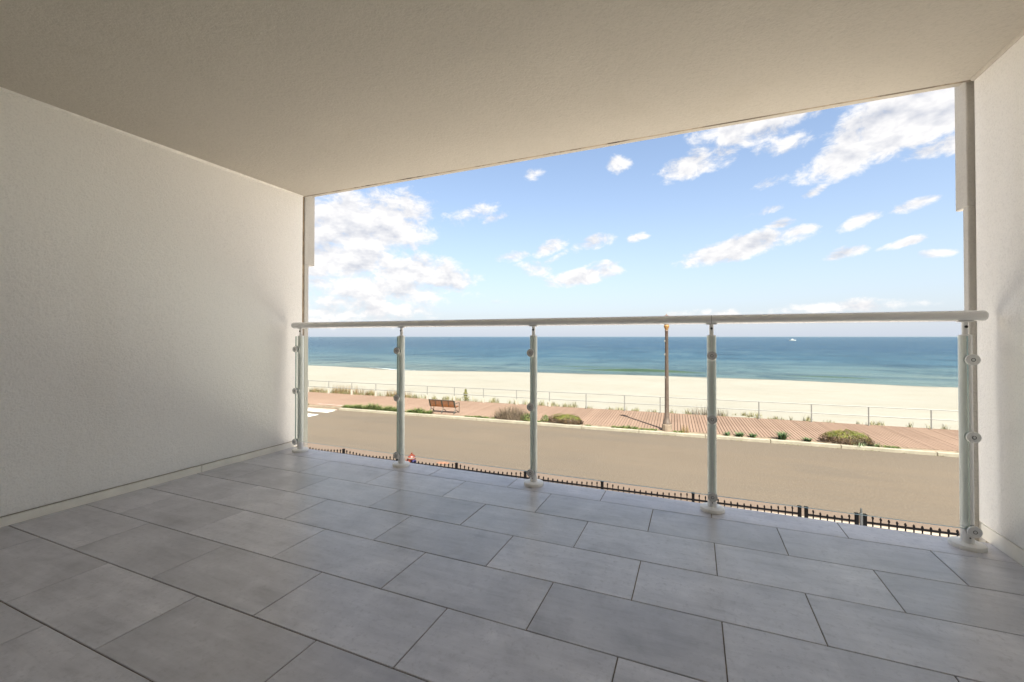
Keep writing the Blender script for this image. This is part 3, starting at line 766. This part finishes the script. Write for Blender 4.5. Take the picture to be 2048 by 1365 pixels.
# ------------------------------------------------------------------ street lamp
M_LAMP = m_plain('bronze painted lamp post', (.105, .074, .058), .5, .1, var=.2, scale=6)
M_LAMPCONC = m_plain('stained concrete footing', (.20, .145, .105), .9, var=.2, scale=6)
M_GOLD = m_plain('weathered gold collar', (.26, .145, .05), .5, .2, var=.25, scale=12)
def m_lens():
    t = NT('frosted lamp lens'); t.col((.62, .60, .55)); t.rough(.35); return t.m
def lamp():
    o = rd(-1.29, .52, DECK - .02); L = empty('street_lamp', o); tag(L, 'tall bronze street lamp on a concrete footing beside the boardwalk', 'street lamp')
    smooth_by_angle(obj('footing', lathe(bmesh.new(), [(.25, 0), (.25, .30), (.245, .335), (.20, .35)], 10), M_LAMPCONC, L))
    smooth_by_angle(obj('flared_base', lathe(bmesh.new(), [(.205, .35), (.205, .39), (.19, .43), (.178, .47), (.14, .58), (.118, .72), (.110, .86), (.107, .95)], 20), M_LAMP, L))
    s = obj('shaft', lathe(bmesh.new(), [(.107, .95), (.078, 5.14), (.092, 5.16), (.092, 5.19), (.078, 5.21)], 16), M_LAMP, L); smooth_by_angle(s)
    smooth_by_angle(obj('capital', lathe(bmesh.new(), [(.072, 5.21), (.088, 5.27), (.135, 5.39), (.140, 5.43), (.115, 5.46), (.115, 5.49), (.130, 5.51), (.130, 5.53), (.10, 5.55)], 20), M_GOLD, L))
    la = empty('lantern', (0, 0, 0)); la.parent = L
    smooth_by_angle(obj('lens', lathe(bmesh.new(), [(.095, 5.55), (.13, 5.62), (.165, 5.72), (.17, 5.80), (.15, 5.90)], 16), m_lens(), la))
    for k in range(4):
        a = k * math.pi / 2 + .4
        obj('bracket', tube(bmesh.new(), [(r_ * math.cos(a), r_ * math.sin(a), z) for r_, z in ((.10, 5.54), (.16, 5.60), (.195, 5.72), (.195, 5.84), (.17, 5.905))], .011, 6), M_LAMP, la, smooth=True)
    smooth_by_angle(obj('cap', lathe(bmesh.new(), [(.19, 5.90), (.175, 5.93), (.09, 5.985), (.03, 6.01), (.02, 6.05), (.006, 6.07)], 16), M_LAMP, la))
    for z, sx in ((4.65, -1), (3.95, -1), (2.75, 1)):
        obj('banner_clip', nbox(-.03, .03, -.03, .03, -.05, .05, bevel=.006), M_GALV, s, (-.085, -.05, z))
lamp()

# ------------------------------------------------------------------ plants
def m_leaf(name, cols, scale=9, rough=.6):
    t = NT(name); n = t.noise(t.coord('Object'), scale, 3, .6)
    k = len(cols) - 1
    t.col(t.ramp(n, [(.32 + .36 * i / k, c) for i, c in enumerate(cols)])); t.rough(rough); t.spec(.3)
    return t.m
M_GREEN = m_leaf('fresh green leaf', [(.035, .062, .012), (.068, .095, .018), (.13, .13, .034)], 5)
M_DEEP = m_leaf('deep green leaf', [(.02, .045, .015), (.05, .09, .03), (.10, .14, .05)])
M_YGREEN = m_leaf('yellow green hedge leaf', [(.055, .068, .009), (.10, .105, .011), (.15, .135, .018)], 5)
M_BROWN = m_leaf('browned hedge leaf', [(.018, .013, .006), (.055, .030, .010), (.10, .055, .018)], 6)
M_DRY = m_leaf('dry straw', [(.06, .055, .02), (.20, .15, .08), (.13, .07, .035)], 22)
M_DUNE = m_leaf('dune grass', [(.12, .108, .036), (.175, .155, .065), (.215, .18, .10)], 6)
M_RUST = m_leaf('rusty seed stalk', [(.12, .075, .025), (.19, .13, .055), (.15, .075, .04)], 2)
M_TWIG = m_leaf('grey brown twig', [(.035, .024, .02), (.12, .085, .062), (.23, .17, .115)], 28)
M_PALE = m_leaf('variegated blade', [(.08, .13, .05), (.22, .27, .15), (.33, .36, .24)], 12)

def blade(bm, p, h, lean, w, rnd, seg=3, droop=.5):
    a = rnd.uniform(0, 6.283); d = Vector((math.cos(a), math.sin(a), 0)); side = Vector((-d.y, d.x, 0))
    prev = None
    for i in range(seg + 1):
        t = i / seg
        c = p + d * (lean * t ** 1.6) + Vector((0, 0, h * (t - droop * .35 * t * t)))
        ww = w * (1 - t ** 1.5) * .5 + .0006
        cur = (bm.verts.new(c - side * ww), bm.verts.new(c + side * ww))
        if prev: bm.faces.new((prev[0], prev[1], cur[1], cur[0]))
        prev = cur
def leaf(bm, p, n, size, rnd):
    n = (n + Vector((rnd.uniform(-.7, .7), rnd.uniform(-.7, .7), rnd.uniform(-.4, .7)))).normalized()
    u = n.orthogonal().normalized(); u.rotate(Matrix.Rotation(rnd.uniform(0, 6.283), 3, n)); v = n.cross(u)
    bm.faces.new([bm.verts.new(p + q) for q in (u * -size, v * size * .42, u * size, v * size * -.42)])
def bush(name, a, b, sx, sy, h, label, cat, group, rnd, crown_mat, under_mat=None, n=2600, leafsize=.028, top=.45, rot=0):
    o = rd(a, b, DECK - .03); e = empty(name, o, RA + rot); tag(e, label, cat, group)
    st = bmesh.new()
    for k in range(7):
        ang = rnd.uniform(0, 6.28); r_ = rnd.uniform(.2, .7)
        tube(st, [(0, 0, 0), (sx * .25 * math.cos(ang), sy * .25 * math.sin(ang), h * .3), (sx * .5 * r_ * math.cos(ang), sy * .5 * r_ * math.sin(ang), h * .7)], [.014, .009, .004], 5)
    so = obj('stems', st, M_TWIG, e); tag(so, kind='stuff')
    cr = bmesh.new(); un = bmesh.new()
    ph = [rnd.uniform(0, 6.28) for _ in range(5)]
    for _ in range(n):
        u = rnd.uniform(0, 6.283); cz = rnd.uniform(-.12, 1); s = math.sqrt(max(0, 1 - max(cz, 0) ** 2)) * (1 if cz > 0 else .93)
        lump = 1 + .07 * math.sin(3 * u + ph[0]) + .06 * math.sin(5 * u + 4 * cz + ph[1]) + .05 * math.sin(9 * u + ph[2] - 7 * cz)
        r_ = lump * (1 - abs(rnd.gauss(0, .09)))
        nx = Vector((math.cos(u) * s, math.sin(u) * s, cz))
        p = Vector((nx.x * sx / 2 * r_, nx.y * sy / 2 * r_, max(.01, (cz * .82 + .2) * h * .98 * r_)))
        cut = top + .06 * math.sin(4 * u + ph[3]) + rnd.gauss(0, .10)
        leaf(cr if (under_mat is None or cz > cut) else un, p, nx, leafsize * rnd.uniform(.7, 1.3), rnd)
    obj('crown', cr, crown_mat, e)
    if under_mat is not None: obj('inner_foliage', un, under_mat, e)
    return e
def tuft(name, a, b, n, rad, h, lean, w, mat, label, cat, group, rnd, kind=None, z=None, stalks=0):
    o = rd(a, b, DECK - .03 if z is None else z); e = empty(name, o, RA); tag(e, label, cat, group)
    bm = bmesh.new()
    for _ in range(n):
        r_ = rad * math.sqrt(rnd.random()); t = rnd.uniform(0, 6.283)
        blade(bm, Vector((r_ * math.cos(t), r_ * math.sin(t), 0)), h * rnd.uniform(.55, 1.1), lean * rnd.uniform(.3, 1.2), w * rnd.uniform(.7, 1.2), rnd)
    obj('foliage', bm, mat, e)
    if stalks:
        sb = bmesh.new()
        for _ in range(stalks):
            t = rnd.uniform(0, 6.283); r_ = rad * .6 * rnd.random(); l_ = rnd.uniform(0, .12)
            tube(sb, [(r_ * math.cos(t), r_ * math.sin(t), 0), ((r_ + l_) * math.cos(t), (r_ + l_) * math.sin(t), h * rnd.uniform(.9, 1.5))], [.006, .003], 4)
        tag(obj('stalks', sb, M_TWIG, e), kind='stuff')
    return e
rn = random.Random(21)
GH = 'clipped shrubs by the kerb'
bush('clipped_shrub', -6.63, .50, 2.02, .85, .52, 'low flat yellow-green shrub with browned underside near the middle post', 'shrub', GH, rn, M_YGREEN, M_BROWN, 6500, .026, .52)
bush('clipped_shrub', 6.42, .55, 2.05, .95, .60, 'rounded green shrub with dark underside near the right end of the kerb', 'shrub', GH, rn, M_YGREEN, M_BROWN, 7000, .026, .50)
tuft('strappy_plant', 6.75, .28, 70, .30, .34, .20, .022, M_PALE, 'pale strappy plant in front of the rounded shrub at right', 'plant', None, rn)
tuft('strappy_plant', 7.35, .40, 60, .25, .26, .18, .02, M_DEEP, 'low green tuft at the right foot of the rounded shrub', 'plant', None, rn, stalks=5)
# dry twiggy bush
def dry_bush(a, b, sx, h, label, rnd, n=420, z=None, name='dry_bush', mats=(M_TWIG, M_DRY), cat='bush'):
    o = rd(a, b, DECK - .03 if z is None else z); e = empty(name, o, RA); tag(e, label, cat)
    bm = bmesh.new()
    for _ in range(n):
        t = rnd.uniform(0, 6.283); r_ = sx * .5 * math.sqrt(rnd.random()) * .8; dx = math.cos(t) * r_; dy = math.sin(t) * r_ * .45
        hh = h * (1 - .55 * (r_ / (sx * .5)) ** 2) * rnd.uniform(.35, 1.25)
        blade(bm, Vector((dx, dy, 0)), hh, rnd.uniform(.05, .45) * h, .022, rnd, 3, .2)
    obj('twigs', bm, mats[0], e)
    bm = bmesh.new()
    for _ in range(int(n * 1.6)):
        t = rnd.uniform(0, 6.283); r_ = sx * .5 * math.sqrt(rnd.random()); q = (r_ / (sx * .5)) ** 2
        leaf(bm, Vector((math.cos(t) * r_, math.sin(t) * r_ * .45, h * (1 - .6 * q) * rnd.uniform(.2, 1))), Vector((0, 0, 1)), .028 * rnd.uniform(.6, 1.3), rnd)
    obj('foliage', bm, mats[1], e)
dry_bush(-9.95, .62, 2.75, .82, 'bushy dry straw-coloured shrub left of the middle post', rn, 900)
bush('green_shrub', -8.95, .5, .75, .6, .42, 'small green shrub at the right foot of the dry bush', 'shrub', None, rn, M_GREEN, None, 700, .035)
bush('green_shrub', -7.85, .5, .5, .4, .42, 'small green shrub touching the flat clipped shrub on its left', 'shrub', None, rn, M_GREEN, None, 500, .03)
# leafy rosettes right of the street lamp
for a, h, r_, n, lab in ((1.50, .22, .22, 60, 'flat green rosette just right of the fourth railing post'), (2.05, .24, .26, 80, 'second green rosette from the fourth railing post'),
                         (2.62, .26, .22, 70, 'third green rosette from the fourth railing post'), (3.85, .46, .30, 120, 'largest spiky green rosette, alone between the post and the rounded shrub'),
                         (4.88, .22, .24, 70, 'low green rosette nearest the rounded shrub')):
    tuft('rosette_plant', a, .42, n, r_ * .5, h, r_ * 1.2, .045, M_DEEP, lab, 'plant', 'green rosettes along the kerb', rn)
tuft('seed_stalk_plant', -.42, .42, 60, .22, .52, .10, .012, M_RUST, 'reddish upright seed stalks just right of the street lamp footing', 'plant', None, rn)
# green ground cover between kerb and planks
def cover(name, runs, label, mat, rnd, dens=60):
    bm = bmesh.new()
    for a0, a1, h, w in runs:
        for _ in range(int((a1 - a0) * dens)):
            a = rnd.uniform(a0, a1); b = .20 + rnd.random() * w
            env = .35 + .65 * abs(math.sin(a * 2.1 + h * 9) * math.sin(a * .77 + 1))
            p = rd(a, b, DECK - .03)
            for _k in range(4): blade(bm, p + Vector((rnd.uniform(-.05, .05), rnd.uniform(-.05, .05), 0)), h * env * rnd.uniform(.5, 1.1), h * .5, .03, rnd, 2, .6)
    tag(obj(name, bm, mat), label, 'ground cover', kind='stuff')
cover('ground_cover', [(-30, -25.5, .35, .4), (-22.3, -17.7, .62, .5), (-17.2, -15.3, .5, .45), (-12.9, -10.9, .16, .3), (-8.7, -8.1, .2, .3), (-5.5, -5.2, .18, .2), (-4.1, -1.8, .20, .35), (-.95, -.5, .2, .3), (7.5, 8.3, .18, .3)],
      'fresh green weeds growing between the kerb and the boardwalk', M_GREEN, rn, 75)
def gutter_weeds(rnd):
    bm = bmesh.new(); a = -20.0
    while a < 12:
        if rnd.random() < .55:
            L = rnd.uniform(.15, .9)
            for _ in range(int(L * 40)):
                p = rd(a + rnd.uniform(0, L), -.015 - .03 * rnd.random(), .002); blade(bm, p, rnd.uniform(.02, .07), .03, .014, rnd, 2, .5)
        a += rnd.uniform(.3, 1.3)
    tag(obj('gutter_weeds', bm, M_DUNE), 'tiny dry weeds in the joint between kerb and road', 'weeds', kind='stuff')
gutter_weeds(rn)
# dune grass on the sand behind the railing
def dune(rnd):
    bm = bmesh.new()
    def clump(a, b, h, n, w=.012):
        p0 = rd(a, b); t = (p0.y - rd(a, FAR_B).y) / max(1, shore(p0.x) - rd(a, FAR_B).y)
        z = .06 - 3.06 * max(0, t) ** 1.05 - .02
        for _ in range(n): blade(bm, Vector((p0.x + rnd.gauss(0, .09), p0.y + rnd.gauss(0, .09), z)), h * rnd.uniform(.5, 1.15), h * .35, w, rnd, 3, .4)
    a = -33.0
    while a < 15:
        d = 1.0 if a > -19 else 1.6
        for _ in range(int(rnd.uniform(1, 4.2) * d)): clump(a + rnd.uniform(0, .7), FAR_B + .2 + abs(rnd.gauss(0, .7)), rnd.uniform(.18, .46) * (1.15 if a < -8 else .95), rnd.randint(12, 28), .026)
        a += rnd.uniform(.25, .9) if a < -8 else rnd.uniform(.4, 1.3)
    tag(obj('dune_grass', bm, M_DUNE), 'sparse yellow dune grass along the seaward edge of the boardwalk', 'grass', kind='stuff')
    bm = bmesh.new()
    for c, wd, hh, nn in ((-27.5, 3.4, .85, 150), (-25.0, 1.0, .6, 50), (-22.3, 2.2, .75, 110), (-30.8, 1.6, .6, 60)):
        for _ in range(nn):
            a = c + rnd.gauss(0, wd / 3); b = FAR_B + .5 + abs(rnd.gauss(0, .35)); p = rd(a, b, .0)
            for _k in range(5): blade(bm, p + Vector((rnd.gauss(0, .06), rnd.gauss(0, .06), 0)), hh * rnd.uniform(.35, 1.15), hh * .22, .016, rnd, 3, .2)
    tag(obj('seed_grass', bm, M_RUST), 'tall rusty dune grass behind the railing at the left end', 'grass', kind='stuff')
dune(rn)
dry_bush(1.0, FAR_B + .8, 3.0, .75, 'wispy dry beach bush behind the railing near the fourth post', rn, 230, z=.0, name='beach_bush', mats=(M_TWIG, M_DUNE))
def conifer():
    o = rd(-15.75, FAR_B + .35, .03); e = empty('young_conifer', o); tag(e, 'small upright evergreen on the sand behind the bench', 'tree')
    obj('trunk', tube(bmesh.new(), [(0, 0, 0), (.02, 0, .4), (.0, .01, .85)], [.03, .02, .006], 6), M_TWIG, e)
    bm = bmesh.new()
    for _ in range(750):
        t = rn.random() ** .8; r_ = (.32 * (1 - t) + .04) * (1 + .3 * math.sin(t * 22)) * math.sqrt(rn.random()); u = rn.uniform(0, 6.283)
        leaf(bm, Vector((math.cos(u) * r_, math.sin(u) * r_, .04 + t * .95)), Vector((math.cos(u), math.sin(u), .4)), .045 * rn.uniform(.6, 1.3), rn)
    obj('crown', bm, M_DUNE2, e)
M_DUNE2 = m_leaf('olive needle', [(.045, .05, .012), (.10, .095, .02), (.17, .14, .035)], 7)
conifer()

# ------------------------------------------------------------------ motor boat far out
M_BOAT = m_plain('white gelcoat', (.42, .42, .41), .35, var=.03)
M_BOATGLASS = m_plain('tinted cabin window', (.03, .035, .04), .1)
def boat():
    e = empty('motor_boat', (186, 1035, SEA), R(12)); tag(e, 'small white motor boat far out near the horizon at right', 'boat')
    bm = bmesh.new(); L = 6.5
    st = []
    for i in range(9):
        t = -1 + 2 * i / 8; w = 2.0 * (1 - max(0, t) ** 2.4 * .97); zt = 1.15 + .55 * max(0, t) ** 1.5
        st.append([bm.verts.new((t * L, sx * w, z)) for sx, z in ((-1, zt), (-.72, -.25), (.72, -.25), (1, zt))])
    for a, b in zip(st[:-1], st[1:]):
        for k in range(4): bm.faces.new((a[k], a[(k + 1) % 4], b[(k + 1) % 4], b[k]))
    bm.faces.new(st[0][::-1]); bm.faces.new(st[-1])
    obj('hull', bm, M_BOAT, e)
    def trap(name, x0, x1, t0, t1, w, z0, z1, m, p):
        b2 = bmesh.new(); lo = [b2.verts.new((x, s * w, z0)) for x, s in ((x0, -1), (x1, -1), (x1, 1), (x0, 1))]; hi = [b2.verts.new((x, s * w * .88, z1)) for x, s in ((t0, -1), (t1, -1), (t1, 1), (t0, 1))]
        b2.faces.new(lo[::-1]); b2.faces.new(hi)
        for k in range(4): b2.faces.new((lo[k], lo[(k + 1) % 4], hi[(k + 1) % 4], hi[k]))
        return obj(name, b2, m, p)
    c = trap('cabin', -3.2, 3.2, -2.6, 1.6, 1.5, 1.2, 2.6, M_BOAT, e)
    trap('cabin_window', -2.2, 2.2, -2.0, 1.5, 1.51, 1.75, 2.3, M_BOATGLASS, c)
    trap('flybridge', -1.6, 1.2, -1.4, .6, 1.1, 2.61, 3.6, M_BOAT, e)
    obj('mast', tube(bmesh.new(), [(-.8, 0, 3.5), (-1.0, 0, 5.4)], .06, 6), M_BOAT, e)
boat()
